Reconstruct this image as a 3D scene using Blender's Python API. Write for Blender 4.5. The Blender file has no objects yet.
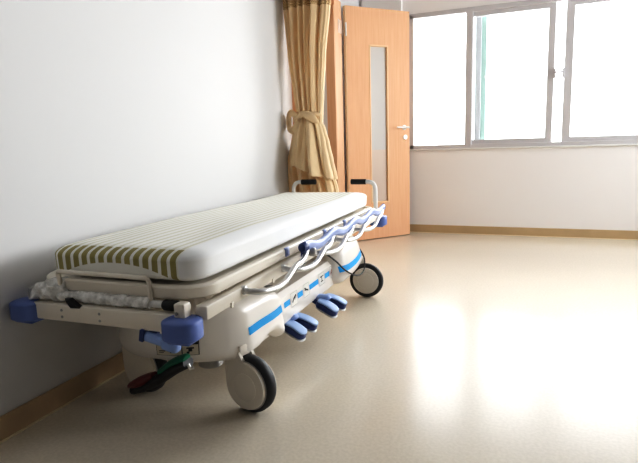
import bpy, bmesh, math, random
from mathutils import Vector, Matrix, noise
rnd = random.Random(7)
C = bpy.context.scene.collection
PI = math.pi

# ------------------------------------------------------------------ materials
def mat(name, col, rough=0.5, metal=0.0, spec=0.5, coat=0.0, bump=0.0, bscale=60.0, var=0.0, vscale=8.0, sheen=0.0):
    m = bpy.data.materials.new(name); m.use_nodes = True
    nt = m.node_tree; b = nt.nodes['Principled BSDF']
    b.inputs['Base Color'].default_value = (*col, 1)
    b.inputs['Roughness'].default_value = rough
    b.inputs['Metallic'].default_value = metal
    b.inputs['Specular IOR Level'].default_value = spec
    b.inputs['Coat Weight'].default_value = coat
    b.inputs['Coat Roughness'].default_value = 0.08
    b.inputs['Sheen Weight'].default_value = sheen
    tc = nt.nodes.new('ShaderNodeTexCoord')
    if var > 0:
        n = nt.nodes.new('ShaderNodeTexNoise'); n.inputs['Scale'].default_value = vscale
        n.inputs['Detail'].default_value = 4
        nt.links.new(tc.outputs['Object'], n.inputs['Vector'])
        r = nt.nodes.new('ShaderNodeValToRGB')
        r.color_ramp.elements[0].position = .3; r.color_ramp.elements[1].position = .7
        r.color_ramp.elements[0].color = (*[c*(1-var) for c in col], 1)
        r.color_ramp.elements[1].color = (*[min(1, c*(1+var)) for c in col], 1)
        nt.links.new(n.outputs['Fac'], r.inputs['Fac'])
        nt.links.new(r.outputs['Color'], b.inputs['Base Color'])
    if bump > 0:
        n2 = nt.nodes.new('ShaderNodeTexNoise'); n2.inputs['Scale'].default_value = bscale
        n2.inputs['Detail'].default_value = 3
        nt.links.new(tc.outputs['Object'], n2.inputs['Vector'])
        bp = nt.nodes.new('ShaderNodeBump'); bp.inputs['Strength'].default_value = bump
        bp.inputs['Distance'].default_value = .004
        nt.links.new(n2.outputs['Fac'], bp.inputs['Height'])
        nt.links.new(bp.outputs['Normal'], b.inputs['Normal'])
    return m

def wood(name, c1, c2, rough=.5):
    m = mat(name, c1, rough, spec=.22)
    nt = m.node_tree; b = nt.nodes['Principled BSDF']
    tc = nt.nodes.new('ShaderNodeTexCoord'); mp = nt.nodes.new('ShaderNodeMapping')
    mp.inputs['Scale'].default_value = (70, 70, 3.0)
    n = nt.nodes.new('ShaderNodeTexNoise'); n.inputs['Scale'].default_value = 1.0; n.inputs['Detail'].default_value = 5
    r = nt.nodes.new('ShaderNodeValToRGB')
    r.color_ramp.elements[0].position = .3; r.color_ramp.elements[1].position = .72
    r.color_ramp.elements[0].color = (*c1, 1); r.color_ramp.elements[1].color = (*c2, 1)
    nt.links.new(tc.outputs['Object'], mp.inputs['Vector']); nt.links.new(mp.outputs['Vector'], n.inputs['Vector'])
    nt.links.new(n.outputs['Fac'], r.inputs['Fac']); nt.links.new(r.outputs['Color'], b.inputs['Base Color'])
    return m

def glass(name, tint=(1, 1, 1), refl=1.0, haze=0.0, hazecol=(.8, .8, .8)):
    m = bpy.data.materials.new(name); m.use_nodes = True
    nt = m.node_tree; nt.nodes.clear()
    out = nt.nodes.new('ShaderNodeOutputMaterial')
    tr = nt.nodes.new('ShaderNodeBsdfTransparent'); tr.inputs['Color'].default_value = (*tint, 1)
    gl = nt.nodes.new('ShaderNodeBsdfGlossy'); gl.inputs['Roughness'].default_value = .02
    fr = nt.nodes.new('ShaderNodeFresnel'); fr.inputs['IOR'].default_value = 1.45 if refl >= 1 else 1.22
    mx = nt.nodes.new('ShaderNodeMixShader')
    nt.links.new(fr.outputs['Fac'], mx.inputs['Fac'])
    src = tr
    if haze > 0:
        df = nt.nodes.new('ShaderNodeBsdfDiffuse'); df.inputs['Color'].default_value = (*hazecol, 1)
        m2 = nt.nodes.new('ShaderNodeMixShader'); m2.inputs['Fac'].default_value = haze
        nt.links.new(tr.outputs[0], m2.inputs[1]); nt.links.new(df.outputs[0], m2.inputs[2]); src = m2
    nt.links.new(src.outputs[0], mx.inputs[1]); nt.links.new(gl.outputs[0], mx.inputs[2])
    nt.links.new(mx.outputs[0], out.inputs['Surface'])
    return m

M = {}
M['wall'] = mat('wall_paint', (.71, .707, .705), .65, spec=.25, bump=.05, bscale=220)
M['ceiling_white'] = mat('pier_paint', (.92, .91, .89), .6)
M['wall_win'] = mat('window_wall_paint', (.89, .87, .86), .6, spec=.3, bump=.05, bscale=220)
M['wall_dim'] = mat('dimmed_unseen_wall', (.32, .31, .30), .7)  # out-of-view walls, darkened to cut bounced fill
M['ceiling'] = mat('dimmed_ceiling', (.42, .42, .42), .9, spec=.1)  # unseen ceiling kept grey so it bounces less light
M['base'] = mat('tan_vinyl_skirting', (.55, .41, .25), .45, var=.05)
M['basetop'] = mat('pale_skirting_lip', (.80, .70, .50), .4)
M['wood'] = wood('beech_veneer', (.74, .43, .26), (.80, .50, .32))
M['wood_dark'] = wood('beech_frame', (.60, .36, .22), (.67, .42, .27))
M['bead'] = mat('pale_beech_bead', (.80, .55, .33), .4)
M['alu'] = mat('grey_aluminium', (.60, .585, .595), .5, metal=0)
M['alu_pale'] = mat('pale_aluminium', (.52, .54, .55), .4, metal=.2)
M['teal'] = mat('green_tinted_edge', (.30, .42, .38), .3)
M['steel'] = mat('brushed_steel', (.78, .77, .75), .28, metal=1.0)
M['chrome'] = mat('polished_chrome', (.70, .70, .70), .34, metal=1.0)
M['glass'] = glass('window_glass')
M['doorglass'] = glass('door_glass', (.86, .86, .84), refl=.5, haze=.6, hazecol=(.86, .85, .83))
M['cream'] = mat('cream_enamel', (.80, .745, .655), .35, coat=.25)
M['cover'] = mat('cream_moulded_plastic', (.86, .82, .765), .3, coat=.35)
M['disc'] = mat('cream_wheel_plastic', (.82, .765, .68), .38)
M['blue'] = mat('blue_bumper_plastic', (.14, .205, .48), .4)
M['blue_light'] = mat('light_blue_plastic', (.30, .42, .74), .35, coat=.2)
M['blue_pad'] = mat('pale_blue_pad', (.34, .47, .74), .5)
M['blue_grip'] = mat('periwinkle_grip', (.29, .36, .62), .4, coat=.2)
M['navy'] = mat('navy_plastic', (.03, .055, .19), .4)
M['stripe'] = mat('bright_blue_stripe', (.005, .36, .80), .4)
M['black'] = mat('black_rubber', (.012, .012, .013), .55)
M['tire'] = mat('dark_grey_tire', (.028, .029, .032), .5)
M['dark'] = mat('dark_grey_bellows', (.10, .095, .09), .6)
M['greymet'] = mat('grey_metal', (.42, .41, .40), .4, metal=.5)
M['white_pl'] = mat('white_plastic', (.80, .80, .78), .4)
M['decal'] = mat('white_decal', (.80, .78, .73), .5)
M['decal_cream'] = mat('cream_decal', (.70, .64, .54), .5)
M['ink'] = mat('dark_ink', (.03, .03, .035), .6)
M['ink_red'] = mat('red_ink', (.45, .09, .06), .6)
M['red'] = mat('red_pedal_plastic', (.13, .012, .012), .45)
M['green'] = mat('green_pedal_plastic', (.012, .16, .09), .45)
M['curtain'] = mat('tan_curtain_cloth', (.86, .675, .44), .85, spec=.15, bump=.12, bscale=500, var=.04, vscale=6, sheen=.2)
def translucent(m, fac, col):
    nt = m.node_tree; out = nt.nodes['Material Output']; b = nt.nodes['Principled BSDF']
    t = nt.nodes.new('ShaderNodeBsdfTranslucent'); t.inputs['Color'].default_value = (*col, 1)
    mx = nt.nodes.new('ShaderNodeMixShader'); mx.inputs['Fac'].default_value = fac
    nt.links.new(b.outputs[0], mx.inputs[1]); nt.links.new(t.outputs[0], mx.inputs[2]); nt.links.new(mx.outputs[0], out.inputs['Surface'])
translucent(M['curtain'], .20, (.84, .70, .50))
M['curtain_light'] = mat('backlit_curtain_edge', (.78, .66, .46), .85, spec=.1)
M['concrete'] = mat('grey_ground', (.6, .6, .6), .9)

# plastic film
def film():
    m = bpy.data.materials.new('clear_plastic_film'); m.use_nodes = True
    nt = m.node_tree; nt.nodes.clear()
    out = nt.nodes.new('ShaderNodeOutputMaterial')
    tr = nt.nodes.new('ShaderNodeBsdfTransparent'); tr.inputs['Color'].default_value = (.95, .95, .93, 1)
    pb = nt.nodes.new('ShaderNodeBsdfPrincipled')
    pb.inputs['Base Color'].default_value = (.90, .89, .87, 1); pb.inputs['Roughness'].default_value = .22
    pb.inputs['Specular IOR Level'].default_value = .9
    tc = nt.nodes.new('ShaderNodeTexCoord')
    n = nt.nodes.new('ShaderNodeTexNoise'); n.inputs['Scale'].default_value = 38; n.inputs['Detail'].default_value = 3
    r = nt.nodes.new('ShaderNodeValToRGB'); r.color_ramp.elements[0].position = .36; r.color_ramp.elements[1].position = .62
    r.color_ramp.elements[0].color = (.55, .55, .55, 1); r.color_ramp.elements[1].color = (.92, .92, .92, 1)
    bp = nt.nodes.new('ShaderNodeBump'); bp.inputs['Strength'].default_value = .5; bp.inputs['Distance'].default_value = .006
    mx = nt.nodes.new('ShaderNodeMixShader')
    nt.links.new(tc.outputs['Object'], n.inputs['Vector']); nt.links.new(n.outputs['Fac'], r.inputs['Fac'])
    nt.links.new(n.outputs['Fac'], bp.inputs['Height']); nt.links.new(bp.outputs['Normal'], pb.inputs['Normal'])
    nt.links.new(r.outputs['Color'], mx.inputs['Fac']); nt.links.new(tr.outputs[0], mx.inputs[1]); nt.links.new(pb.outputs[0], mx.inputs[2])
    nt.links.new(mx.outputs[0], out.inputs['Surface'])
    return m
M['film'] = film()

def floor_mat():
    m = mat('beige_vinyl_floor', (.66, .56, .41), .24, spec=.5)
    nt = m.node_tree; b = nt.nodes['Principled BSDF']
    tc = nt.nodes.new('ShaderNodeTexCoord')
    n = nt.nodes.new('ShaderNodeTexNoise'); n.inputs['Scale'].default_value = 90; n.inputs['Detail'].default_value = 4
    n2 = nt.nodes.new('ShaderNodeTexNoise'); n2.inputs['Scale'].default_value = 2.2; n2.inputs['Detail'].default_value = 3
    r = nt.nodes.new('ShaderNodeValToRGB'); r.color_ramp.elements[0].position = .35; r.color_ramp.elements[1].position = .65
    r.color_ramp.elements[0].color = (.66, .60, .50, 1); r.color_ramp.elements[1].color = (.72, .655, .555, 1)
    bp = nt.nodes.new('ShaderNodeBump'); bp.inputs['Strength'].default_value = .10; bp.inputs['Distance'].default_value = .02
    rr = nt.nodes.new('ShaderNodeMapRange'); rr.inputs['To Min'].default_value = .16; rr.inputs['To Max'].default_value = .23
    for q in (n, n2): nt.links.new(tc.outputs['Object'], q.inputs['Vector'])
    nt.links.new(n.outputs['Fac'], r.inputs['Fac']); nt.links.new(r.outputs['Color'], b.inputs['Base Color'])
    nt.links.new(n2.outputs['Fac'], bp.inputs['Height']); nt.links.new(bp.outputs['Normal'], b.inputs['Normal'])
    nt.links.new(n2.outputs['Fac'], rr.inputs['Value']); nt.links.new(rr.outputs['Result'], b.inputs['Roughness'])
    b.inputs['Specular IOR Level'].default_value = .27
    return m
M['floor'] = floor_mat()

def mattress_mat():
    """white sheet with olive stripes running lengthwise; on the end face broad olive bars cut off by a curved white hem"""
    m = mat('striped_sheet', (.85, .86, .86), .8, spec=.15, bump=.10, bscale=260, sheen=.1)
    nt = m.node_tree; b = nt.nodes['Principled BSDF']; L = nt.links.new
    def math_(op, a=None, bb=None):
        q = nt.nodes.new('ShaderNodeMath'); q.operation = op
        for i, v in enumerate((a, bb)):
            if v is None: continue
            if hasattr(v, 'node'): L(v, q.inputs[i])
            else: q.inputs[i].default_value = v
        return q.outputs[0]
    tc = nt.nodes.new('ShaderNodeTexCoord'); sx = nt.nodes.new('ShaderNodeSeparateXYZ'); L(tc.outputs['Object'], sx.inputs[0])
    x, y, z = sx.outputs
    xs = math_('ADD', x, .30)
    ph = math_('FRACT', math_('DIVIDE', xs, .0335))
    d = math_('ABSOLUTE', math_('SUBTRACT', ph, .5))           # 0 at bar centre
    endbar = math_('LESS_THAN', d, .315)
    topbar = math_('LESS_THAN', d, .20)
    inx = math_('MULTIPLY', math_('GREATER_THAN', x, -.282), math_('LESS_THAN', x, .236))
    # end face: y below threshold and z above the hem arc
    hem = math_('SUBTRACT', .578, math_('MULTIPLY', math_('POWER', math_('ABSOLUTE', math_('DIVIDE', math_('SUBTRACT', x, .0), .25)), 2.2), .062))
    onend = math_('LESS_THAN', y, -.962)
    endm = math_('MULTIPLY', math_('MULTIPLY', onend, math_('GREATER_THAN', z, hem)), math_('MULTIPLY', endbar, inx))
    topm = math_('MULTIPLY', math_('MULTIPLY', math_('GREATER_THAN', y, -.962), math_('GREATER_THAN', z, .594)), math_('MULTIPLY', topbar, inx))
    topm = math_('MULTIPLY', topm, .62)
    mx = nt.nodes.new('ShaderNodeMix'); mx.data_type = 'RGBA'
    mx.inputs['B'].default_value = (.58, .56, .40, 1)
    cr = nt.nodes.new('ShaderNodeMix'); cr.data_type = 'RGBA'
    cr.inputs['A'].default_value = (.86, .865, .865, 1); cr.inputs['B'].default_value = (.85, .845, .80, 1)
    L(inx, cr.inputs['Factor']); L(cr.outputs['Result'], mx.inputs['A'])
    L(topm, mx.inputs['Factor'])
    mx2 = nt.nodes.new('ShaderNodeMix'); mx2.data_type = 'RGBA'
    mx2.inputs['B'].default_value = (.38, .335, .15, 1)
    L(mx.outputs['Result'], mx2.inputs['A']); L(endm, mx2.inputs['Factor'])
    L(mx2.outputs['Result'], b.inputs['Base Color'])
    return m
M['mattress'] = mattress_mat()

# ------------------------------------------------------------------ mesh helpers
def new(): return bmesh.new()
def finish(name, bm, m, parent=None, smooth=True, ang=40, loc=None):
    bmesh.ops.recalc_face_normals(bm, faces=bm.faces[:])
    me = bpy.data.meshes.new(name); bm.to_mesh(me); bm.free()
    ms = m if isinstance(m, (list, tuple)) else [m]
    for k in ms: me.materials.append(M[k] if isinstance(k, str) else k)
    if smooth:
        me.polygons.foreach_set('use_smooth', [True]*len(me.polygons))
        me.set_sharp_from_angle(angle=math.radians(ang))
    o = bpy.data.objects.new(name, me); C.objects.link(o)
    if parent: o.parent = parent
    if loc: o.location = loc
    return o
def tag(o, label=None, cat=None, group=None, kind=None):
    if label: o['label'] = label
    if cat: o['category'] = cat
    if group: o['group'] = group
    if kind: o['kind'] = kind
    return o
def empty(name, loc=(0, 0, 0), rz=0.0):
    o = bpy.data.objects.new(name, None); C.objects.link(o); o.location = loc; o.rotation_euler = (0, 0, rz)
    o.empty_display_size = .1
    return o
def box(bm, x0, x1, y0, y1, z0, z1, bev=0.0, seg=2, mi=0, mtx=None):
    r = bmesh.ops.create_cube(bm, size=1.0)
    vs = r['verts']
    for v in vs:
        v.co = Vector(((x0+x1)/2+v.co.x*(x1-x0), (y0+y1)/2+v.co.y*(y1-y0), (z0+z1)/2+v.co.z*(z1-z0)))
    fs = list({f for v in vs for f in v.link_faces})
    if bev > 0:
        es = list({e for v in vs for e in v.link_edges})
        r2 = bmesh.ops.bevel(bm, geom=es, offset=bev, segments=seg, profile=.5, affect='EDGES')
        vs = list({v for f in r2['faces'] for v in f.verts} | {v for v in vs if v.is_valid})
        fs = list({f for v in vs for f in v.link_faces})
    for f in fs: f.material_index = mi
    if mtx is not None: bmesh.ops.transform(bm, matrix=mtx, verts=vs)
    return vs
def rbox(bm, c, h, r, n=8, mi=0, fn=None, mtx=None):
    """rounded box: centre c, half sizes h, corner radius r (or 3 radii)"""
    rr = r if isinstance(r, (tuple, list)) else (r, r, r)
    idx = {}
    allv = []
    def vert(p):
        k = tuple(round(q, 6) for q in p)
        if k in idx: return idx[k]
        q = []
        inner = [max(-1e9, h[i]-rr[i]) for i in range(3)]
        P = [p[i]*h[i] for i in range(3)]
        cl = [max(-inner[i], min(inner[i], P[i])) for i in range(3)]
        d = Vector([(P[i]-cl[i])/rr[i] for i in range(3)])
        if d.length > 1e-9:
            d.normalize()
        co = Vector([c[i]+cl[i]+d[i]*rr[i] for i in range(3)])
        if fn: co = Vector(fn(co))
        if mtx is not None: co = mtx @ co
        idx[k] = bm.verts.new(co); allv.append(idx[k]); return idx[k]
    # per-axis parameter samples, dense inside the rounded zone
    def samples(i):
        a = 1-rr[i]/h[i]
        s = [-1+(1-a)*(1-math.cos(PI/2*j/4)) if False else -1+(1-a)*(j/4) for j in range(4)]
        mid = [-a+2*a*j/n for j in range(n+1)]
        e = [a+(1-a)*(j/4) for j in range(1, 5)]
        out = s+mid+e
        res = [out[0]]
        for q in out[1:]:
            if q-res[-1] > 1e-6: res.append(q)
        return res
    S = [samples(i) for i in range(3)]
    for ax in range(3):
        u, v = (ax+1) % 3, (ax+2) % 3
        for sgn in (-1, 1):
            for i in range(len(S[u])-1):
                for j in range(len(S[v])-1):
                    q = []
                    for a, b in ((i, j), (i+1, j), (i+1, j+1), (i, j+1)):
                        p = [0, 0, 0]; p[ax] = sgn; p[u] = S[u][a]; p[v] = S[v][b]; q.append(vert(p))
                    q2 = []
                    for w in q:
                        if w not in q2: q2.append(w)
                    if len(q2) >= 3:
                        try:
                            f = bm.faces.new(q2); f.material_index = mi
                        except ValueError: pass
    return allv
def catmull(pts, n=6):
    P = [Vector(p) for p in pts]; out = []
    for i in range(len(P)-1):
        p0 = P[i-1] if i > 0 else P[0]*2-P[1]
        p1, p2 = P[i], P[i+1]
        p3 = P[i+2] if i+2 < len(P) else P[-1]*2-P[-2]
        for k in range(n):
            t = k/n
            out.append(.5*((2*p1)+(-p0+p2)*t+(2*p0-5*p1+4*p2-p3)*t*t+(-p0+3*p1-3*p2+p3)*t**3))
    out.append(P[-1]); return out
def tube(bm, pts, r, n=12, mi=0, sx=1.0, sy=1.0, closed=False, up=Vector((0, 0, 1)), rfn=None):
    P = [Vector(p) for p in pts]; rings = []; N = len(P)
    prev = None
    for i, p in enumerate(P):
        if closed: t = (P[(i+1) % N]-P[i-1])
        else: t = (P[min(i+1, N-1)]-P[max(i-1, 0)])
        t.normalize()
        if prev is None:
            a = up if abs(t.dot(up)) < .95 else Vector((1, 0, 0))
            nrm = (a-t*a.dot(t)).normalized()
        else:
            nrm = (prev-t*prev.dot(t)).normalized()
        prev = nrm; bi = t.cross(nrm)
        R = (r(i/(N-1)) if callable(r) else r)
        ring = []
        for k in range(n):
            th = 2*PI*k/n
            q = R*(1 if rfn is None else rfn(i/(N-1), th))
            ring.append(bm.verts.new(p+bi*(math.cos(th)*q*sx)+nrm*(math.sin(th)*q*sy)))
        rings.append(ring)
    m = N if closed else N-1
    for i in range(m):
        A, B = rings[i], rings[(i+1) % N]
        for k in range(n):
            f = bm.faces.new((A[k], A[(k+1) % n], B[(k+1) % n], B[k])); f.material_index = mi
    if not closed:
        for ring in (rings[0], rings[-1]):
            f = bm.faces.new(ring); f.material_index = mi
    return [v for r_ in rings for v in r_]
def lathe(bm, prof, c=(0, 0, 0), axis='Z', n=32, mi=0):
    rings = []; vs = []
    for r, h in prof:
        ring = []
        for k in range(n):
            th = 2*PI*k/n; a, b = r*math.cos(th), r*math.sin(th)
            co = {'Z': (a, b, h), 'Y': (a, h, b), 'X': (h, a, b)}[axis]
            ring.append(bm.verts.new(Vector(c)+Vector(co)))
        rings.append(ring); vs += ring
    for i in range(len(rings)-1):
        for k in range(n):
            f = bm.faces.new((rings[i][k], rings[i][(k+1) % n], rings[i+1][(k+1) % n], rings[i+1][k])); f.material_index = mi
    for ring in (rings[0], rings[-1]):
        f = bm.faces.new(ring); f.material_index = mi
    return vs
def prism(bm, poly, a0, a1, plane='XZ', bev=0.0, seg=2, mi=0, mtx=None):
    """2-D polygon extruded along the missing axis from a0 to a1"""
    def co(p, a):
        return {'XZ': (p[0], a, p[1]), 'XY': (p[0], p[1], a), 'YZ': (a, p[0], p[1])}[plane]
    A = [bm.verts.new(co(p, a0)) for p in poly]; B = [bm.verts.new(co(p, a1)) for p in poly]
    n = len(poly); fs = [bm.faces.new(A), bm.faces.new(B)]
    for k in range(n): fs.append(bm.faces.new((A[k], A[(k+1) % n], B[(k+1) % n], B[k])))
    vs = A+B
    if bev > 0:
        es = list(set(fs[0].edges) | set(fs[1].edges))
        r = bmesh.ops.bevel(bm, geom=es, offset=bev, segments=seg, profile=.5, affect='EDGES')
        vs = list({v for f in r['faces'] for v in f.verts} | {v for v in vs if v.is_valid})
        fs = list({f for v in vs for f in v.link_faces})
    for f in fs: f.material_index = mi
    if mtx is not None: bmesh.ops.transform(bm, matrix=mtx, verts=vs)
    return vs
def rrect(x0, x1, y0, y1, r, n=6):
    out = []
    for cx, cy, a0 in ((x1-r, y1-r, 0), (x0+r, y1-r, PI/2), (x0+r, y0+r, PI), (x1-r, y0+r, 1.5*PI)):
        for k in range(n+1):
            a = a0+PI/2*k/n; out.append((cx+r*math.cos(a), cy+r*math.sin(a)))
    return out

# ------------------------------------------------------------------ camera
cam_d = bpy.data.cameras.new('camera'); cam = bpy.data.objects.new('camera', cam_d); C.objects.link(cam)
bpy.context.scene.camera = cam
F, YAW, PITCH, ROLL = 529.9455, .3942, -.1653, .0316
cam_d.sensor_fit = 'HORIZONTAL'; cam_d.sensor_width = 36; cam_d.lens = 36*F/638; cam_d.clip_start = .05
Rz = Matrix.Rotation(YAW, 3, 'Z'); Rx = Matrix.Rotation(PITCH, 3, 'X'); Ry = Matrix.Rotation(ROLL, 3, 'Y')
R3 = Rz @ Rx @ Ry
cm = Matrix.Identity(4)
for i in range(3):
    cm[i][0] = R3[i][0]; cm[i][1] = R3[i][2]; cm[i][2] = -R3[i][1]
cm.translation = Vector((1.5944, 0, .9247))
cam.matrix_world = cm
cam_d.dof.use_dof = False

# ------------------------------------------------------------------ room
D = 5.282; CH = 2.62; XR = 4.7; YF = -2.3
WL = (.0255, 0, 0); WLR = math.atan(.021)           # the left wall runs very slightly askew
def on_left(o): o.location = WL; o.rotation_euler = (0, 0, WLR); return o
DY0, DY1, DH = 3.62, 4.33, 2.05                       # doorway in the left wall
bm = new(); box(bm, -1.9, XR+.2, YF-.2, D+.15, -.08, 0); tag(finish('floor', bm, 'floor', smooth=False), kind='structure')
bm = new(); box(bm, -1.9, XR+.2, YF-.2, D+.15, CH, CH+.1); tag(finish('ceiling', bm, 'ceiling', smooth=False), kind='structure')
bm = new()
box(bm, -.13, 0, YF, DY0, 0, CH); box(bm, -.13, 0, DY1+.02, D+.1, 0, CH); box(bm, -.13, 0, DY0, DY1+.02, DH+.02, CH)
tag(on_left(finish('wall_left', bm, 'wall', smooth=False)), kind='structure')
# back wall with the wide window opening
WX0, WX1, WZ0, WZ1 = .405, 3.95, .835, 2.095
bm = new()
box(bm, -.13, WX0, D, D+.16, 0, CH); box(bm, WX1, XR+.1, D, D+.16, 0, CH)
box(bm, WX0, WX1, D, D+.16, 0, WZ0); box(bm, WX0, WX1, D, D+.16, WZ1, CH)
tag(finish('wall_back', bm, 'wall_win', smooth=False), kind='structure')
# right wall; its out-of-frame window is added to brighten door and back wall
bm = new()
RY0, RY1 = 3.5, 5.15
box(bm, XR, XR+.15, YF, RY0, 0, CH); box(bm, XR, XR+.15, RY1, D+.1, 0, CH)
box(bm, XR, XR+.15, RY0, RY1, 0, .78); box(bm, XR, XR+.15, RY0, RY1, 2.4, CH)
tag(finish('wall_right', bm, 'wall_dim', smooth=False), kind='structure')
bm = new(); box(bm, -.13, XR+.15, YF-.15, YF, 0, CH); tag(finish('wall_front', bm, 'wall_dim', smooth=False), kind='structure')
win2 = tag(empty('added_window', (XR, 0, 0)), kind='structure')
bm = new()
box(bm, -.01, .1, RY0, RY1, .78, .82, .003, 1); box(bm, -.01, .1, RY0, RY1, 2.36, 2.4, .003, 1)
for y in (RY0, (RY0+RY1)/2-.03, RY1-.05): box(bm, -.01, .1, y, y+.05, .80, 2.38, .003, 1)
finish('window_frame', bm, 'alu', win2, smooth=False)
bm = new(); box(bm, .05, .055, RY0+.03, RY1-.03, .81, 2.37); finish('window_pane', bm, 'glass', win2, smooth=False)
# corridor seen through the doorway
bm = new(); box(bm, -1.8, -.13, DY1+.34, DY1+.44, 0, CH); box(bm, -1.9, -1.8, 2.4, DY1+.44, 0, CH); box(bm, -1.8, -.13, 2.3, 2.4, 0, CH)
tag(finish('wall_corridor', bm, 'wall', smooth=False), kind='structure')
# skirting
def skirting(name, pts, on=None):
    o = None
    bm = new()
    for (x0, x1, y0, y1) in pts:
        box(bm, x0, x1, y0, y1, 0, .081, .002, 1)
        sh = .006
        if x1-x0 > y1-y0: box(bm, x0, x1, y0-sh, y1, 0, .006, .001, 1, mi=1)
        else: box(bm, x0, x1+sh, y0, y1, 0, .006, .001, 1, mi=1)
    o = finish(name, bm, ['base', 'basetop'], smooth=False)
    if on: on(o)
    tag(o, kind='structure'); return o
skirting('baseboard_left', [(0, .012, YF, DY0-.09), (0, .012, DY1+.23, D)], on_left)
skirting('baseboard_back', [(.35, XR, D-.012, D)])
# corner pier, with a projecting lower panel that shows through the door glass
bm = new(); box(bm, -.05, .335, 5.235, D, .84, CH); box(bm, -.05, .335, 5.23, D, 0, .84, mi=1)
tag(finish('trim_1', bm, ['ceiling_white', mat('pier_lower_panel', (.56, .51, .46), .5)], smooth=False), kind='structure')

# ------------------------------------------------------------------ window (structure with parts)
win = tag(empty('window_1', (0, D, 0)), kind='structure')
bm = new()
y0, y1 = -.012, .12
box(bm, WX0, WX1, y0, y1, WZ0-.002, WZ0+.035, .003, 1); box(bm, WX0, WX1, y0, y1, WZ1-.03, WZ1+.012, .003, 1)
box(bm, WX0-.008, WX0+.04, y0, y1, WZ0, WZ1, .003, 1); box(bm, WX1-.04, WX1, y0, y1, WZ0, WZ1, .003, 1)
box(bm, .935, .995, y0-.006, y1, WZ0+.01, WZ1-.008, .003, 1)                     # fixed mullion
finish('window_frame', bm, 'alu', win, smooth=False)
bm = new(); box(bm, WX0-.01, WX1, -.022, 0, WZ0-.014, WZ0, .003, 1); finish('window_sill', bm, 'white_pl', win, smooth=False)
bm = new(); box(bm, WX0+.03, .94, .05, .054, WZ0+.03, WZ1-.025); finish('window_pane', bm, 'glass', win, smooth=False)
def sash(xa, xb, sl, sr, ya):
    bm = new()
    box(bm, xa, xb, ya, ya+.03, WZ0+.03, WZ0+.075, .003, 1); box(bm, xa, xb, ya, ya+.03, WZ1-.07, WZ1-.02, .003, 1)
    box(bm, xa, xa+sl, ya-.001, ya+.031, WZ0+.03, WZ1-.02, .003, 1); box(bm, xb-sr, xb, ya-.001, ya+.031, WZ0+.03, WZ1-.02, .003, 1)
    s = finish('window_sash', bm, 'alu', win, smooth=False)
    bm = new(); box(bm, xa+sl-.004, xb-sr+.004, ya+.012, ya+.016, WZ0+.07, WZ1-.065); finish('sash_pane', bm, 'glass', s, smooth=False)
    return s
s1 = sash(.985, 1.695, .012, .058, .012)
s2 = sash(1.775, 2.66, .068, .05, .012)
s3 = sash(2.70, WX1-.03, .05, .05, .012)
def latch(x, d, s):
    bm = new(); z = 1.475
    box(bm, x-.008, x+.008, -.008, .012, z-.05, z+.035, .003, 1)
    tube(bm, [(x, -.012, z), (x+d*.02, -.016, z), (x+d*.034, -.016, z-.004)], .008, 8)
    tube(bm, [(x+d*.032, -.016, z), (x+d*.034, -.016, z+.055), (x+d*.032, -.016, z+.10)], .002, 6)
    finish('window_latch', bm, 'alu', s)
latch(1.700, 1, s1); latch(1.770, -1, s2)
# outer sliding sash parked behind the middle pane: stile and its tinted edge
bm = new(); box(bm, 1.01, 1.065, .075, .105, WZ0+.03, WZ1-.02, .003, 1)
so = finish('outer_sash_stile', bm, 'alu_pale', win, smooth=False)
bm = new(); box(bm, 1.066, 1.112, .08, .10, WZ0+.03, WZ1-.02, .003, 1); finish('tinted_edge', bm, 'teal', so, smooth=False)
bm = new(); lathe(bm, [(.003, -.012), (.014, -.010), (.016, 0), (.012, .01), (.003, .012)], (1.112, .075, 1.49), 'Y', 16); finish('finger_pull', bm, 'alu', so)

# ------------------------------------------------------------------ door frame and the open door
bm = new()
JW = .19
box(bm, -.025, .05, DY1, DY1+.016, 0, DH, .002, 1, mi=0)                # jamb lining faces the doorway
box(bm, -.02, .052, DY1+.012, DY1+JW, 0, DH+.06, .002, 1, mi=0)          # wide casing on the hinge side
box(bm, -.15, .03, DY0-.02, DY0, 0, DH, .002, 1, mi=0)
box(bm, -.02, .03, DY0-.09, DY0-.015, 0, DH+.06, .002, 1, mi=1)
box(bm, -.15, .028, DY0-.02, DY1+.02, DH, DH+.02, .002, 1, mi=1)
box(bm, -.02, .03, DY0-.09, DY1+JW, DH+.012, DH+.085, .002, 1, mi=1)
box(bm, -.03, .0, DY1+.004, DY1+.02, 0, DH, .001, 1, mi=1)
tag(on_left(finish('trim_2', bm, ['wood_dark', 'wood'], smooth=False)), kind='structure')
# door leaf: local x along the leaf from the hinge, local +y away from camera
hx, hy = -.006, 4.612
ex, ey = .4374, 5.1256
ang = math.atan2(ey-hy, ex-hx); DWid = math.hypot(ex-hx, ey-hy)
door = tag(empty('door_1', (hx, hy, 0), ang), kind='structure')
dz0, dz1, th = .008, 2.10, .038
gx0, gx1, gz0, gz1 = .233, .437, .345, 1.785
bm = new()
box(bm, 0, gx0, 0, th, dz0, dz1, 0); box(bm, gx1, DWid, 0, th, dz0, dz1, 0)
box(bm, gx0, gx1, 0, th, dz0, gz0, 0); box(bm, gx0, gx1, 0, th, gz1, dz1, 0)
bmesh.ops.remove_doubles(bm, verts=bm.verts[:], dist=1e-5)
finish('door_leaf', bm, 'wood', door, smooth=False)
bm = new()
for (a, b, c, d) in ((gx0, gx0+.014, gz0, gz1), (gx1-.014, gx1, gz0, gz1), (gx0, gx1, gz0, gz0+.014), (gx0, gx1, gz1-.014, gz1)):
    box(bm, a, b, -.004, .02, c, d, .002, 1)
finish('glazing_bead', bm, 'bead', door, smooth=False)
bm = new(); box(bm, gx0+.004, gx1-.004, .016, .021, gz0+.004, gz1-.004); finish('door_pane', bm, 'doorglass', door, smooth=False)
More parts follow.
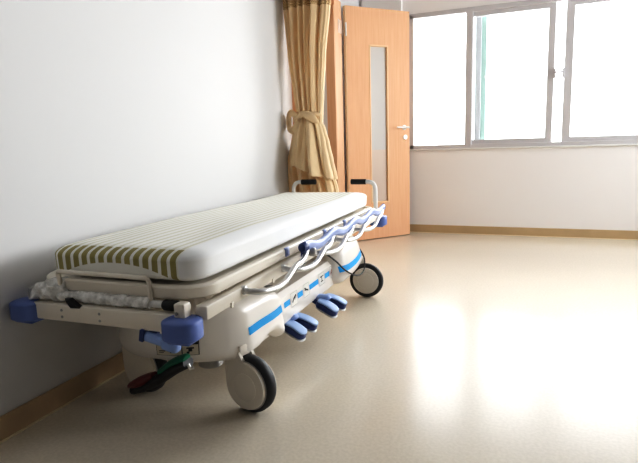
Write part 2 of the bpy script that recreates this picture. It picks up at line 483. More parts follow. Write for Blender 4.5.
bm = new(); box(bm, gx0+.006, gx1-.006, .0145, .0155, gz0+.006, .845); finish('lower_pane_tint', bm, mat('tan_lower_tint', (.58, .48, .41), .5), door, smooth=False)  # thin tan sheet that darkens the lower part of the pane
bm = new(); box(bm, -.006, 0, .001, th-.001, dz0, dz1); finish('hinge_edge', bm, 'bead', door, smooth=False)
# lever handle and lock
bm = new()
lathe(bm, [(.024, 0), (.024, -.006), (.012, -.009), (.010, -.045), (.004, -.05)], (.615, 0, 1.045), 'Y', 24)
tube(bm, catmull([(.615, -.042, 1.045), (.57, -.05, 1.047), (.50, -.05, 1.048)], 6), .0085, 12)
tube(bm, [(.615, -.042, 1.045), (.645, -.046, 1.045)], .0085, 12)
finish('door_handle', bm, 'steel', door)
bm = new()
lathe(bm, [(.024, 0), (.024, -.007), (.020, -.012), (.011, -.013), (.011, -.018), (.002, -.019)], (.622, 0, .953), 'Y', 24)
box(bm, .620, .624, -.0205, -.017, .945, .961)
finish('door_lock', bm, 'steel', door)
for z in (1.90, .26):
    bm = new()
    tube(bm, [(-.008, -.008, z-.056), (-.008, -.008, z+.056)], .008, 12)
    r = Matrix.Rotation(0, 4, 'Z')
    finish('door_hinge', bm, 'steel', door)
# hinge leaf on the casing
bm = new()
for z in (1.90, .26): box(bm, .050, .055, 4.43, 4.53, z-.055, z+.055, .001, 1)
tag(on_left(finish('trim_3', bm, 'steel', smooth=False)), kind='structure')

# light switch on the corner pier, seen through the door glass
sw = tag(empty('light_switch', (.135, 5.235, .90)), 'white light switch plate on the corner pier, seen through the door glass', 'switch')
bm = new(); box(bm, -.033, .033, -.008, 0, -.055, .055, .003, 2); finish('switch_plate', bm, 'white_pl', sw)
bm = new(); box(bm, -.012, .012, -.014, -.007, -.024, .024, .002, 2); finish('rocker', bm, 'white_pl', sw)

# ------------------------------------------------------------------ curtain
cur = tag(empty('curtain', (-.022, 3.44, 0)), 'tan cloth curtain gathered and tied in a knot beside the doorway', 'curtain')
def interp(tab, z):
    t = sorted(tab)
    if z <= t[0][0]: return t[0][1:]
    for a, b in zip(t, t[1:]):
        if z <= b[0]:
            k = (z-a[0])/(b[0]-a[0]); k = k*k*(3-2*k)*.5+k*.5
            return tuple(a[i]+(b[i]-a[i])*k for i in range(1, len(a)))
    return t[-1][1:]
def bundle(bm, tab, z0, z1, nz, seed, nf, amp, mi=0, n=260, skew=0.0, drift=.0):
    r = random.Random(seed)
    ph = [r.uniform(0, 6.28) for _ in range(6)]
    def fold(a): return 2*abs(math.sin(a))**.75-1
    rings = []
    for i in range(nz+1):
        z = z0+(z1-z0)*i/nz
        ring = []
        for k in range(n):
            th = 2*PI*k/n
            zz = z+skew*math.cos(th)*(1-i/nz)
            xc, hw, hd, yo, am = interp(tab, zz)
            tt = th+.22*math.sin(2*th+ph[3])+.13*math.sin(3*th+ph[4])
            w = .75*fold(nf*.5*tt+ph[0]+drift*zz)+.45*fold((nf-3)*.5*tt+ph[1]-drift*zz*.7)+.2*math.sin((nf*2-1)*th+ph[2]+drift*zz)
            f = 1+amp*am*w*.55
            x = xc+hw*math.cos(th)*(1+.10*(f-1)); y = yo+hd*math.sin(th)*f
            ring.append(bm.verts.new((x, y, zz)))
        rings.append(ring)
    for i in range(nz):
        for k in range(n):
            f = bm.faces.new((rings[i][k], rings[i][(k+1) % n], rings[i+1][(k+1) % n], rings[i+1][k])); f.material_index = mi
    return rings
XW = -.022                                                           # wall surface at the curtain
# upper part
tab = [(1.06, .148, .085, .055, 0, .75), (1.25, .142, .102, .058, 0, .9), (1.5, .138, .126, .060, 0, 1), (1.85, .150, .158, .062, 0, 1), (2.5, .165, .18, .06, 0, 1)]
bm = new(); bundle(bm, tab, 1.05, 1.815, 40, 3, 12, 1.0, drift=.9)
finish('curtain_drop', bm, 'curtain', cur, ang=80)
# open mesh header: brown woven band with holes
hm = mat('curtain_mesh_header', (.50, .33, .165), .9, spec=.1)
nt = hm.node_tree; b = nt.nodes['Principled BSDF']; tc = nt.nodes.new('ShaderNodeTexCoord')
ck = nt.nodes.new('ShaderNodeTexChecker'); ck.inputs['Scale'].default_value = 120
ck.inputs['Color1'].default_value = (.74, .55, .33, 1); ck.inputs['Color2'].default_value = (.36, .23, .11, 1)
nt.links.new(tc.outputs['Object'], ck.inputs['Vector']); nt.links.new(ck.outputs['Color'], b.inputs['Base Color'])
bm = new(); bundle(bm, tab, 1.815, 2.50, 30, 3, 12, 1.0, drift=.9)
finish('mesh_header', bm, hm, cur, ang=80)
# lower part hanging straight below the knot
tab2 = [(.03, .145, .165, .075, .012, 1), (.6, .150, .180, .072, .012, 1), (.80, .122, .15, .068, .01, 1), (1.0, .125, .105, .058, 0, .8), (1.08, .13, .085, .05, 0, .5)]
bm = new(); bundle(bm, tab2, .03, 1.08, 44, 11, 11, .9, drift=1.0)
finish('curtain_tail', bm, 'curtain', cur, ang=80)
# swag: the cloth tucked over itself, its hem sloping down to the right
tab3 = [(.60, .180, .165, .125, -.028, 1), (.70, .170, .160, .120, -.026, 1), (.80, .160, .146, .108, -.022, 1), (.92, .152, .128, .092, -.012, .9), (1.02, .146, .108, .078, -.004, .7), (1.10, .134, .080, .062, 0, .4), (1.135, .130, .055, .045, 0, .3)]
bm = new(); bundle(bm, tab3, .735, 1.13, 36, 23, 8, .95, skew=-.06, drift=1.6)
sw_ = finish('swag', bm, 'curtain', cur, ang=80)
md = sw_.modifiers.new('thick', 'SOLIDIFY'); md.thickness = .006; md.offset = -1
# twisted tie and loops
bm = new()
pts = []
for k in range(28):
    a = 2*PI*k/28
    pts.append((.132+.100*math.cos(a), .075*math.sin(a), 1.105+.018*math.cos(a*1+.4)+.008*math.sin(3*a)))
tube(bm, pts, .013, 12, closed=True, sx=.8, sy=1.25, rfn=lambda t, th: 1+.18*math.sin(3*th+t*40))
tube(bm, catmull([(.085, -.06, 1.10), (.03, -.06, 1.135), (.004, -.045, 1.10), (.008, -.045, 1.03), (.045, -.06, 1.02), (.085, -.07, 1.08)], 6), lambda t: .012+.010*math.sin(PI*t), 12, sx=.6, sy=1.3)
tube(bm, catmull([(.10, -.075, 1.13), (.16, -.085, 1.115), (.20, -.075, 1.085), (.225, -.05, 1.06)], 6), lambda t: .008+.016*math.sin(PI*t), 12, sx=.7, sy=1.2)
finish('tie_knot', bm, 'curtain', cur, ang=80)
# thin pale strip, backlight put into its colour, right of the drop
bm = new()
pa = catmull([(.300, -.012, 1.83), (.272, -.016, 1.6), (.252, -.018, 1.4), (.238, -.02, 1.2), (.228, -.03, 1.12)], 8)
tube(bm, pa, .006, 10, sx=.6, sy=1.2)
finish('backlit_edge', bm, 'curtain_light', cur, ang=80)
# ceiling rail
bm = new(); box(bm, .10, .18, 1.0, 3.62, CH-.03, CH, .004, 1); box(bm, .13, .15, 3.2, 3.56, 2.49, CH-.02)
tag(finish('trim_4', bm, 'white_pl', smooth=False), kind='structure')

# ------------------------------------------------------------------ hospital stretcher
BED = empty('hospital_stretcher', (.35, 2.25, 0), math.radians(2.0))
tag(BED, 'cream wheeled hospital stretcher with blue bumpers and folded chrome side rail', 'stretcher')
YN, YFAR = -1.07, 1.04                     # crossbar planes
# --- main frame: side rails and cross members
bm = new()
for s in (-1, 1):
    box(bm, s*.325-.020, s*.325+.020, YN+.03, YFAR-.02, .432, .474, .005, 2)
for y in (-.60, -.1, .4, .85):
    box(bm, -.31, .31, y-.02, y+.02, .425, .455, .004, 1)
box(bm, -.33, .33, YFAR-.02, YFAR+.025, .395, .455, .006, 2)
finish('main_frame', bm, 'cream', BED)
bm = new(); box(bm, -.30, .30, YN, YN+.045, .392, .447, .006, 2)
xb = finish('frame_crossbar', bm, 'cream', BED)
for x in (-.17, -.02):
    for z in (.408, .430):
        bm = new(); lathe(bm, [(.0045, 0), (.004, -.002), (.001, -.0025)], (x, YN, z), 'Y', 10)
        finish('screw', bm, 'greymet', xb)
# hooks / small brackets on the side rail
for y in (-.90, -.74, -.60):
    bm = new(); box(bm, .343, .349, y-.008, y+.008, .428, .445, .001, 1)
    finish('rail_hook', bm, 'cream', BED)
# --- corner bumpers
def bumper(x, y, sx, sy):
    bm = new()
    poly = rrect(-.075, .075, -.055, .055, .05, 8)
    rbox(bm, (0, 0, 0), (.056, .050, .035), (.042, .042, .012), 4)
    box(bm, -.038, .038, -.030, .030, -.040, -.030, .004, 1)
    return finish('corner_bumper', bm, 'blue', BED, loc=(x, y, .415))
for (x, y) in ((-.330, YN+.02), (.285, YN-.008), (.325, YFAR+.01), (-.325, YFAR+.01)): bumper(x, y, 1, 1)
# --- deck (mattress tray) with rounded corners
bm = new()
out = rrect(-.325, .325, -1.03, .98, .10, 10); inn = rrect(-.297, .297, -1.002, .952, .075, 10)
n = len(out)
def ringv(poly, z): return [bm.verts.new((p[0], p[1], z)) for p in poly]
zb, zt = .482, .520
o0, o1, i1, i0 = ringv(rrect(-.321, .321, -1.026, .976, .10, 10), zb), ringv(out, zb+.005), ringv(inn, zt), ringv(inn, zt-.012)
o2 = ringv(out, zt-.005); o3 = ringv(rrect(-.320, .320, -1.025, .975, .098, 10), zt)
for A, B in ((o0, o1), (o1, o2), (o2, o3), (o3, i1), (i1, i0)):
    for k in range(n): bm.faces.new((A[k], A[(k+1) % n], B[(k+1) % n], B[k]))
bm.faces.new(o0); bm.faces.new(i0)
finish('deck_tray', bm, 'cream', BED)
for (x0_, x1_, y0_, y1_, z0_) in [(x-.03, x+.03, y-.03, y+.03, .452) for (x, y) in ((-.2, -.6), (.2, -.6), (-.2, .4), (.2, .4), (.2, -.1), (-.2, -.1))]+[(.225, .27, -.93, -.88, .40)]:
    bm = new(); box(bm, x0_, x1_, y0_, y1_, z0_, .484, .004, 1); finish('deck_support', bm, 'cream', BED)
# end guard: bent wire loop at the near end
bm = new()
pts = catmull([(-.195, -1.036, .478), (-.198, -1.038, .515), (-.200, -1.040, .538), (-.192, -1.042, .547), (-.175, -1.043, .548), (0, -1.045, .548), (.125, -1.043, .546), (.142, -1.041, .544), (.149, -1.038, .533), (.149, -1.037, .51), (.149, -1.036, .470)], 5)
tube(bm, pts, .0075, 10)
finish('end_guard', bm, 'cream', BED)
# blue strap clips along the tray edge
for y in (-.42, .02, .33):
    bm = new(); box(bm, .318, .329, y-.018, y+.018, .488, .524, .003, 1); box(bm, .328, .331, y-.008, y+.008, .495, .518, .001, 1)
    finish('strap_clip', bm, 'blue_grip', BED)
# --- folded side rail: wavy grip bar on five bent chrome struts
def gripwave(y): return .0125*math.cos((y+.42)*2*PI/.335)
bm = new()
pts = []
ys = [-.435+1.305*i/90 for i in range(91)]
for y in ys: pts.append((.402+.35*gripwave(y), y, .521+gripwave(y)))
tube(bm, pts, .0175, 14, sx=.75, sy=1.15)
grip = finish('side_rail', bm, 'blue_grip', BED)
bm = new()
lathe(bm, [(.004, -.026), (.015, -.022), (.0195, -.012), (.0195, .01), (.016, .012)], (.4035, -.435, .531), 'Y', 20)
box(bm, .393, .409, -.448, -.420, .478, .525, .004, 1)
finish('grip_end_cap', bm, 'navy', grip)
for k in range(5):
    y1_ = -.40+.31*k
    bm = new()
    P = [(.342, y1_-.42, .462), (.372, y1_-.415, .458), (.400, y1_-.39, .453), (.418, y1_-.33, .450), (.424, y1_-.27, .456), (.426, y1_-.22, .474), (.424, y1_-.165, .490), (.420, y1_-.115, .488), (.414, y1_-.065, .494), (.408, y1_-.025, .508), (.402, y1_, .518)]
    tube(bm, catmull(P, 6), .0105, 12)
    lathe(bm, [(.013, -.008), (.015, -.005), (.015, .005), (.013, .008)], (.346, y1_-.42, .462), 'X', 16)
    finish('strut', bm, 'chrome', grip)
bm = new()
lathe(bm, [(.017, .405), (.017, .425), (.012, .430)], (0, -.375, .500), 'X', 20)
finish('release_knob', bm, 'greymet', grip)
for y in (-.10, .20, .50):
    bm = new(); box(bm, .393, .408, y-.028, y+.006, .482, .512, .005, 1); finish('grip_clip', bm, 'navy', grip)
# --- lift columns under the deck
for y in (-.50, .42):
    bm = new()
    prof = [(.085, .30)]
    for i in range(10):
        z = .31+.012*i; prof += [(.085, z), (.075, z+.006)]
    prof += [(.07, .44)]
    lathe(bm, prof, (0, y, 0), 'Z', 28); finish('lift_column', bm, 'dark', BED)
# --- base beam between the two covers
bm = new()
poly = [(-.25, .165), (-.262, .185), (-.255, .285), (-.235, .305), (.235, .305), (.255, .285), (.262, .185), (.25, .165)]
prism(bm, poly, -.60, .40, 'XZ', .004, 1)
beam = finish('base_beam', bm, 'cover', BED)
def beam_quad(bm, y0, y1, z0, z1, off=.0012, mi=0):
    def X(z): return .262-.007*(z-.185)/.10+off
    vs = [bm.verts.new((X(z), y, z)) for (y, z) in ((y0, z0), (y1, z0), (y1, z1), (y0, z1))]
    f = bm.faces.new(vs); f.material_index = mi
for (a, b_) in ((-.325, -.262), (-.175, -.115), (-.03, .09), (.185, .255), (.325, .37)):
    bm = new(); beam_quad(bm, a, b_, .238, .263); finish('blue_stripe', bm, 'stripe', beam, smooth=False)
for q, (a, b_) in enumerate(((-.255, -.182), (-.108, -.037), (.097, .178), (.262, .318))):
    bm = new(); beam_quad(bm, a, b_, .221, .281, .0012, 0)
    w = b_-a
    # thin border and a slanted figure
    for (p, r, s_, t) in ((0, .03, 0, 1), (.97, 1, 0, 1), (0, 1, 0, .03), (0, 1, .97, 1)):
        beam_quad(bm, a+w*p, a+w*r, .221+.06*s_, .221+.06*t, .0022, 2)
    def fig(pts, wd, mi=1):
        for (p, q_) in zip(pts, pts[1:]):
            d = Vector((q_[0]-p[0], q_[1]-p[1])); nn = Vector((-d.y, d.x)).normalized()*wd
            co = [(p[0]+nn.x, p[1]+nn.y), (q_[0]+nn.x, q_[1]+nn.y), (q_[0]-nn.x, q_[1]-nn.y), (p[0]-nn.x, p[1]-nn.y)]
            vs = []
            for (u, v) in co:
                z = .221+.06*v; vs.append(bm.verts.new((.262-.007*(z-.185)/.10+.0024, a+w*u, z)))
            f = bm.faces.new(vs); f.material_index = mi
    if q == 0: fig([(.22, .30), (.45, .55), (.80, .72)], .06); fig([(.55, .42), (.80, .72)], .04)
    elif q == 1: fig([(.20, .72), (.50, .52), (.82, .40)], .06); fig([(.2, .55), (.45, .52)], .04)
    elif q == 2: fig([(.2, .7), (.8, .7)], .04); fig([(.5, .7), (.5, .35)], .04); fig([(.3, .3), (.7, .3)], .04)
    else: fig([(.2, .3), (.5, .7), (.8, .3)], .06, 3); fig([(.3, .42), (.7, .42)], .04)
    finish('pictogram_label', bm, ['decal', 'ink', 'greymet', 'ink_red'], beam, smooth=False)
# --- moulded base covers
def sstep(a, b, x):
    t = max(0, min(1, (x-a)/(b-a))); return t*t*(3-2*t)
def near_fn(co):
    x, y, z = co
    ax = abs(x-.03)/.29
    t = (y+.90)/.44                                           # 0 at the front, 1 at the beam end
    y2 = y+(1-t)*.15*min(1.3, ax)**2.2                        # bowed front
    hgt = max(0, min(1, (z-.205)/.18))
    x2 = .03+(x-.03)*(1-.085*hgt**1.5)*(.95+.09*t)
    arch = .020*math.sin(PI*max(0, min(1, (t-.34)/.52)))*sstep(.55, .95, ax)
    zlow = -.016*(1-t)*ax
    z2 = z+(1-hgt)*(arch+zlow-.035*sstep(.72, .98, t)*sstep(.5, .9, ax))
    z2 += hgt*(.020*math.cos(min(1.2, ax)*PI/2)-.020*sstep(.6, 1.0, t)*sstep(.5, .95, ax))
    return (x2, y2, z2)
bm = new()
rbox(bm, (.03, -.680, .295), (.295, .220, .09), (.048, .05, .038), 14, fn=near_fn)
cov = finish('base_cover', bm, 'cover', BED, ang=60)
def far_fn(co):
    x, y, z = co
    ax = abs(x)/.33
    t = (.70-y)/.42                                           # 0 at the far end, 1 at the beam end
    hgt = max(0, min(1, (z-.17)/.25))
    x2 = x*(1-.13*hgt**1.6)*(.93+.07*math.sin(PI*min(1, max(0, t*.9+.05))))
    y2 = y-.06*hgt**2*(1-t)+.04*hgt*t
    z2 = z+(1-hgt)*(.035*(1-t)*sstep(.3, .9, ax))-hgt*.015*sstep(.55, 1, t)
    return (x2, y2, z2)
bm = new()
rbox(bm, (0, .495, .292), (.345, .225, .133), (.09, .10, .085), 14, fn=far_fn)
cov2 = finish('base_cover', bm, 'cover', BED, ang=60)
# stripes laid on the covers: projected along -x onto the cover surface
from mathutils.bvhtree import BVHTree
def surf_strip(cover, yz, wid, name, mk, parent):
    me = cover.data
    bv = BVHTree.FromPolygons([v.co.copy() for v in me.vertices], [tuple(p.vertices) for p in me.polygons])
    bm = new(); P = catmull([(0, y, z) for (y, z) in yz], 10); rows = []
    for p in P:
        row = []
        for q in range(5):
            z = p.z+wid*(q/4-.5)
            h = bv.ray_cast(Vector((1.0, p.y, z)), Vector((-1, 0, 0)))
            if h[0] is None: row = None; break
            row.append(bm.verts.new(h[0]+Vector((.0016, 0, 0))))
        rows.append(row)
    for A, B in zip(rows, rows[1:]):
        if A and B:
            for q in range(4): bm.faces.new((A[q], A[q+1], B[q+1], B[q]))
    return finish(name, bm, mk, parent)
surf_strip(cov, [(-.725, .283), (-.65, .288), (-.56, .291), (-.483, .296)], .028, 'blue_stripe', 'stripe', cov)
surf_strip(cov2, [(.31, .258), (.40, .264), (.52, .275), (.64, .290)], .032, 'blue_stripe', 'stripe', cov2)
# warning label on the front of the near cover
def front_label(cover, x0, x1, z0, z1, name, parent):
    me = cover.data
    bv = BVHTree.FromPolygons([v.co.copy() for v in me.vertices], [tuple(p.vertices) for p in me.polygons])
    bm = new()
    def patch(u0, u1, v0, v1, mi, off, n=5):
        g = []
        for i in range(n+1):
            r_ = []
            for j in range(3):
                x = x0+(x1-x0)*(u0+(u1-u0)*i/n); z = z0+(z1-z0)*(v0+(v1-v0)*j/2)
                h = bv.ray_cast(Vector((x, -2, z)), Vector((0, 1, 0)))
                r_.append(bm.verts.new((h[0] if h[0] else Vector((x, -.9, z)))+Vector((0, -off, 0))))
            g.append(r_)
        for i in range(n):
            for j in range(2):
                f = bm.faces.new((g[i][j], g[i+1][j], g[i+1][j+1], g[i][j+1])); f.material_index = mi
    patch(0, 1, 0, 1, 1, .0012, 8); patch(.015, .985, .03, .97, 0, .0020, 8)
    patch(.015, .985, .74, .97, 1, .0026, 8); patch(.63, .65, .03, .75, 1, .0026, 1)
    for (a, b_, c, d) in ((.74, .90, .46, .56), (.78, .86, .28, .46), (.74, .80, .14, .28), (.30, .50, .42, .54), (.36, .44, .2, .42), (.08, .24, .3, .36), (.08, .2, .2, .24)):
        patch(a, b_, c, d, 1, .0026, 1)
    return finish(name, bm, ['decal_cream', 'ink'], parent, smooth=False)
front_label(cov, .045, .185, .238, .288, 'warning_label', cov)
# --- castors (axle along y: parked sideways)
def caster(sx, sy, yaw):
    wx, wy, wz = 0, 0, .103
    mt = Matrix.Translation((sx, sy, 0)) @ Matrix.Rotation(yaw, 4, 'Z')
    def outline():
        pts = []
        rd = .084
        for k in range(31):
            a = math.radians(95-275*k/30)
            pts.append((wx+rd*math.cos(a), wz+rd*math.sin(a)))
        pts += [(wx-.086, .15), (wx-.084, .195), (wx-.080, .225), (wx-.015, .225)]
        return pts
    bm = new()
    for s in (-1, 1):
        a0, a1 = (wy-.036, wy-.0225) if s < 0 else (wy+.0225, wy+.036)
        prism(bm, outline(), a0, a1, 'XZ', .005, 2)
    box(bm, wx-.080, wx-.012, wy-.032, wy+.032, .205, .245, .006, 2)
    lathe(bm, [(.050, -.03), (.050, -.0366), (.047, -.0374), (.002, -.0374)], (wx, wy, wz-.003), 'Y', 32)
    bmesh.ops.transform(bm, matrix=mt, verts=bm.verts[:])
    fk = finish('caster', bm, 'disc', BED)
    bm = new()
    prof = [(.078, -.021), (.090, -.0225), (.098, -.019), (.103, -.009), (.103, .009), (.098, .019), (.090, .0225), (.078, .021)]
    lathe(bm, prof, (wx, wy, wz), 'Y', 48); bmesh.ops.transform(bm, matrix=mt, verts=bm.verts[:]); finish('tire', bm, 'tire', fk)
    bm = new()
    lathe(bm, [(.086, -.0215), (.089, -.0245), (.086, -.026), (.083, -.0245)], (wx, wy, wz), 'Y', 48); bmesh.ops.transform(bm, matrix=mt, verts=bm.verts[:]); finish('wheel_rim', bm, 'greymet', fk)
caster(.312, -.745, math.radians(-13)); caster(-.150, -.725, math.radians(-10))
# far castors: hoods hidden behind the covers, wide pale discs in view
def far_caster(sx, sy):
    wx, wy, wz = sx+.06, sy, .103
    bm = new()
    lathe(bm, [(.078, -.024), (.080, -.020), (.080, .020), (.078, .024)], (wx, wy, wz), 'Y', 40)
    lathe(bm, [(.050, -.026), (.048, -.0275), (.048, .0275), (.050, .026)], (wx, wy, wz), 'Y', 32)
    fk = finish('caster', bm, 'cover', BED)
    bm = new()
    prof = [(.079, -.019), (.092, -.019), (.100, -.014), (.103, -.006), (.103, .006), (.100, .014), (.092, .019), (.079, .019)]
    lathe(bm, prof, (wx, wy, wz), 'Y', 48); finish('tire', bm, 'tire', fk)
    bm = new()
    prism(bm, [(sx-.04, .24), (sx+.03, .24), (wx+.025, wz), (wx-.025, wz)], wy+.028, wy+.042, 'XZ', .004, 1)
    finish('fork', bm, 'cover', fk)
far_caster(.275, .705); far_caster(-.285, .705)
# --- foot pedals in two pairs along the side
def pedal(cx, cy, cz, rz, tilt):
    mt = Matrix.Translation((cx, cy, cz)) @ Matrix.Rotation(rz, 4, 'Z') @ Matrix.Rotation(tilt, 4, 'Y')
    bm = new()
    rbox(bm, (0, 0, .001), (.058, .031, .016), (.026, .026, .008), 4, mtx=mt)
    tube(bm, [mt @ Vector((-.05, 0, -.004)), mt @ Vector((-.10, 0, 0))], .012, 10)
    p = finish('pedal', bm, 'navy', BED)
    bm = new()
    def wav(co):
        x, y, z = co; return (x, y, z+.003*math.cos(x*45))
    rbox(bm, (.0, 0, .020), (.057, .030, .006), (.026, .026, .004), 5, fn=wav, mtx=mt)
    finish('pedal_pad', bm, 'blue_pad', p)
    bm = new()
    rbox(bm, (.003, 0, -.0165), (.059, .032, .003), (.026, .026, .0025), 4, mtx=mt); finish('pedal_sole', bm, 'white_pl', p)
pedal(.275, -.270, .125, math.radians(-8), math.radians(24))
pedal(.288, -.172, .128, math.radians(6), math.radians(22))
pedal(.318, .040, .132, math.radians(-8), math.radians(24))
pedal(.330, .132, .136, math.radians(6), math.radians(22))
for (x, y, z) in ((.228, -.222, .168), (.275, .086, .172)):
    bm = new(); rbox(bm, (x, y, z), (.048, .026, .014), (.024, .024, .012), 4, mtx=None); finish('pedal_hub', bm, 'blue_light', BED)
# pedal cross shafts
for y in (-.205, .095):
    bm = new(); tube(bm, [(.05, y, .165), (.23, y, .165)], .016, 12); finish('pedal_shaft', bm, 'greymet', BED)
# --- brake / steer rocker pedal at the near end
bm = new()
tube(bm, catmull([(-.020, -.945, .128), (.035, -.945, .150), (.09, -.945, .182), (.15, -.945, .222), (.200, -.945, .248)], 5), lambda t: .024-.004*abs(t-.5), 12, sx=1.25, sy=.8)
brk = finish('brake_pedal', bm, 'black', BED)
bm = new(); tube(bm, catmull([(-.035, -.947, .140), (.02, -.947, .164), (.065, -.947, .190)], 6), lambda t: .012+.010*math.sin(PI*t), 12, sx=1.5, sy=.8); finish('red_pad', bm, 'red', brk)
bm = new(); tube(bm, catmull([(.095, -.947, .206), (.14, -.947, .240), (.185, -.947, .262), (.196, -.947, .262)], 6), lambda t: .017-.006*abs(t-.5), 12, sx=1.5, sy=.75); finish('green_pad', bm, 'green', brk)
bm = new(); tube(bm, [(.206, -.955, .246), (.214, -.955, .232), (.222, -.95, .236)], .006, 10); finish('steel_tip', bm, 'steel', brk)
bm = new(); tube(bm, [(.085, -.93, .19), (.085, -.70, .19)], .015, 12); box(bm, .06, .11, -.86, -.82, .17, .215, .004, 1); finish('pedal_lever', bm, 'greymet', brk)
bm = new(); lathe(bm, [(.040, .13), (.046, .135), (.046, .20), (.046, .23)], (.125, -.70, 0), 'Z', 28); box(bm, .165, .185, -.73, -.68, .165, .23, .003, 1)
finish('brake_housing', bm, 'greymet', BED)
# --- blue release lever under the near crossbar
bm = new()
mt = Matrix.Translation((.205, -1.06, .362)) @ Matrix.Rotation(math.radians(11), 4, 'Y')
rbox(bm, (-.01, 0, 0), (.062, .015, .016), (.012, .012, .012), 4, mtx=mt)
rbox(bm, (.026, -.004, -.003), (.030, .018, .018), (.014, .014, .014), 4, mtx=mt)
lev = finish('release_lever', bm, 'blue_light', BED)
bm = new(); box(bm, -.078, -.062, -.02, .018, -.016, .022, .003, 1, mtx=mt); box(bm, -.06, -.03, .0, .02, .0, .04, .003, 1, mtx=mt); finish('lever_bracket', bm, 'navy', lev)
# --- near push handle, folded flat along the crossbar and still in its wrapping
bm = new()
HY, HZ = -1.035, .468
tube(bm, [(-.205, HY, HZ), (.10, HY, HZ-.001), (.235, HY, HZ-.002)], .0115, 14)
ph = finish('push_handle', bm, 'white_pl', BED)
bm = new(); tube(bm, [(.195, HY, HZ-.002), (.20, HY, HZ-.002), (.243, HY, HZ-.002), (.247, HY, HZ-.002)], lambda t: .0165 if .2 < t < .8 else .014, 14); finish('grip', bm, 'black', ph)
bm = new()
def crumple(t, th): return 1+.28*noise.noise(Vector((t*16, math.cos(th)*1.3, math.sin(th)*1.3)))+.14*noise.noise(Vector((t*50, math.cos(th)*3, math.sin(th)*3)))
tube(bm, [(-.20+.35*i/80, HY, HZ-.001) for i in range(81)], .0185, 20, rfn=crumple); finish('plastic_wrap', bm, 'film', ph, ang=30)
bm = new()
rbox(bm, (-.255, HY+.01, .483), (.072, .036, .034), (.034, .034, .032), 14)
for v in bm.verts:
    q = v.co*38
    d = Vector((noise.noise(q), noise.noise(q+Vector((9, 0, 0))), noise.noise(q+Vector((0, 9, 0)))))*.016
    v.co += d; v.co.z -= max(0, -.255-v.co.x)*.45; v.co.z = max(v.co.z, .452)
finish('plastic_wrap', bm, 'film', ph, ang=30)
bm = new(); tube(bm, [(-.29, HY, .455), (-.25, HY, .475), (-.205, HY, .468)], .013, 12); lathe(bm, [(.014, .44), (.014, .485), (.010, .488)], (-.318, HY-.005, 0), 'Z', 14); finish('pivot_joint', bm, 'greymet', ph)
bm = new()
prism(bm, [(-.150, .470), (-.128, .472), (-.112, .452), (-.092, .447), (-.094, .442), (-.130, .440), (-.140, .455)], HY-.040, HY-.022, 'XZ', .003, 1)
finish('latch_lever', bm, 'black', ph)
# pivot post on the right bumper
bm = new(); rbox(bm, (.283, YN+.0, .468), (.018, .018, .022), (.006, .006, .006), 3); tube(bm, [(.235, HY, HZ-.002), (.283, HY, HZ-.002)], .009, 10)
pp = finish('pivot_post', bm, 'cream', BED)
bm = new(); lathe(bm, [(.005, 0), (.005, -.004), (.001, -.005)], (.276, YN-.018, .462), 'Y', 10); finish('screw', bm, 'greymet', pp)
# --- far push handles standing up
for s, gx in ((1, -1), (-1, 1)):
    x0 = .312 if s > 0 else -.262
    bm = new()
    P = [(x0, YFAR, .43), (x0, YFAR, .52), (x0, YFAR, .60), (x0-s*.003, YFAR, .635), (x0-s*.016, YFAR, .657), (x0-s*.040, YFAR, .667), (x0-s*.075, YFAR, .668)]
    tube(bm, catmull(P, 6), .0135, 14)
    h = finish('push_handle', bm, 'white_pl', BED)
    bm = new(); gxs = [x0-s*(.062+.10*q) for q in (0, .04, .5, .96, 1)]
    tube(bm, [(q, YFAR, .668) for q in gxs], lambda t: .0175, 14); finish('grip', bm, 'black', h)
# --- power cord drooping over the base beam to the far cover
bm = new()
P = [(.16, -.75, .42), (.24, -.52, .385), (.27, -.40, .36), (.275, -.28, .375), (.285, -.12, .40), (.29, .0, .405), (.30, .10, .385), (.315, .20, .33), (.33, .30, .262), (.345, .42, .205), (.352, .52, .185), (.352, .60, .20), (.335, .66, .25), (.30, .68, .30), (.27, .66, .33)]
tube(bm, catmull(P, 8), .0042, 8)
finish('power_cord', bm, 'black', BED)

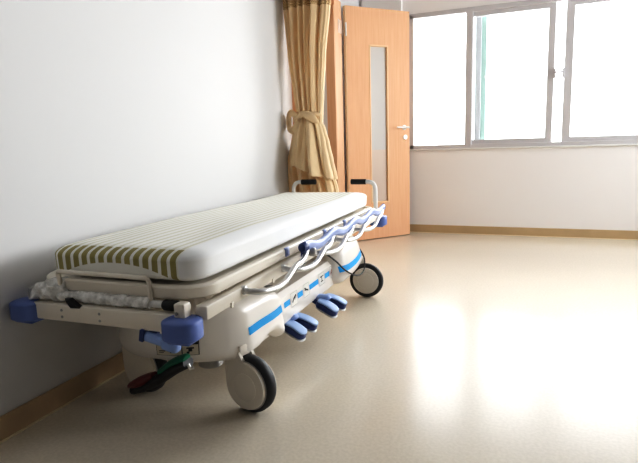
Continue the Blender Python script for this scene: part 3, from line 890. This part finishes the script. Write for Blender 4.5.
# ------------------------------------------------------------------ mattress (lies on the stretcher)
def matt_fn(co):
    x, y, z = co
    # slight crown and sag so it is not a perfect box
    t = (z-.520)/.092
    nz = .004*noise.noise(Vector((x*6, y*3, 0)))
    z2 = z+t*(nz+.004*math.sin((y+1)*3))
    w = .003*noise.noise(Vector((x*14, y*9, z*9)))
    # creases low on the right flank near the corner
    for (yc, k) in ((-.885, .9), (-.860, -.8), (-.80, .5), (-.835, .5)):
        if x > .2: x += .006*k*math.exp(-((y-yc+.25*(z-.56))/.010)**2)*max(0, 1-abs(z-.555)/.05)
    return (x+w, y+w, z2)
bm = new()
rbox(bm, (.012, -.045, .570), (.292, .965, .050), (.070, .085, .028), 40, fn=matt_fn)
mt_ = finish('mattress', bm, 'mattress', ang=70)
mt_.location = BED.location; mt_.rotation_euler = BED.rotation_euler
tag(mt_, 'thin mattress in olive striped white sheet lying on the stretcher', 'mattress')

# ------------------------------------------------------------------ light
w = bpy.data.worlds.new('world'); bpy.context.scene.world = w; w.use_nodes = True
bg = w.node_tree.nodes['Background']; bg.inputs['Color'].default_value = (.95, .975, 1.0, 1); bg.inputs['Strength'].default_value = 11.0
def area(name, loc, rot, sx, sy, power, col=(1, 1, 1), portal=False):
    l = bpy.data.lights.new(name, 'AREA'); l.shape = 'RECTANGLE'; l.size = sx; l.size_y = sy; l.energy = power; l.color = col
    if portal: l.cycles.is_portal = True
    o = bpy.data.objects.new(name, l); C.objects.link(o); o.location = loc; o.rotation_euler = rot
    return o
area('window_portal', ((WX0+WX1)/2, D+.20, (WZ0+WZ1)/2), (-PI/2, 0, 0), WX1-WX0, WZ1-WZ0, 1, portal=True)
area('added_window_portal', (XR+.2, (RY0+RY1)/2, 1.59), (0, PI/2, 0), 1.62, RY1-RY0, 1, portal=True)
area('corridor_fill', (-.9, 3.6, CH-.05), (0, 0, 0), .6, .6, 7, (1, .97, .93))  # added fill light without a seen source, for the gap past the door frame

sc = bpy.context.scene
sc.view_settings.view_transform = 'Standard'
sc.view_settings.look = 'None'
sc.view_settings.exposure = 0.84
sc.view_settings.use_curve_mapping = True
cv = sc.view_settings.curve_mapping.curves[3]
for (a_, b_) in ((.04, .019), (.14, .108), (.34, .345), (.6, .635)): cv.points.new(a_, b_)
sc.view_settings.curve_mapping.update()
sc.cycles.max_bounces = 10; sc.cycles.diffuse_bounces = 6; sc.cycles.transparent_max_bounces = 16
sc.cycles.use_denoising = True
sc.cycles.sample_clamp_indirect = 6
sc.cycles.sample_clamp_direct = 3
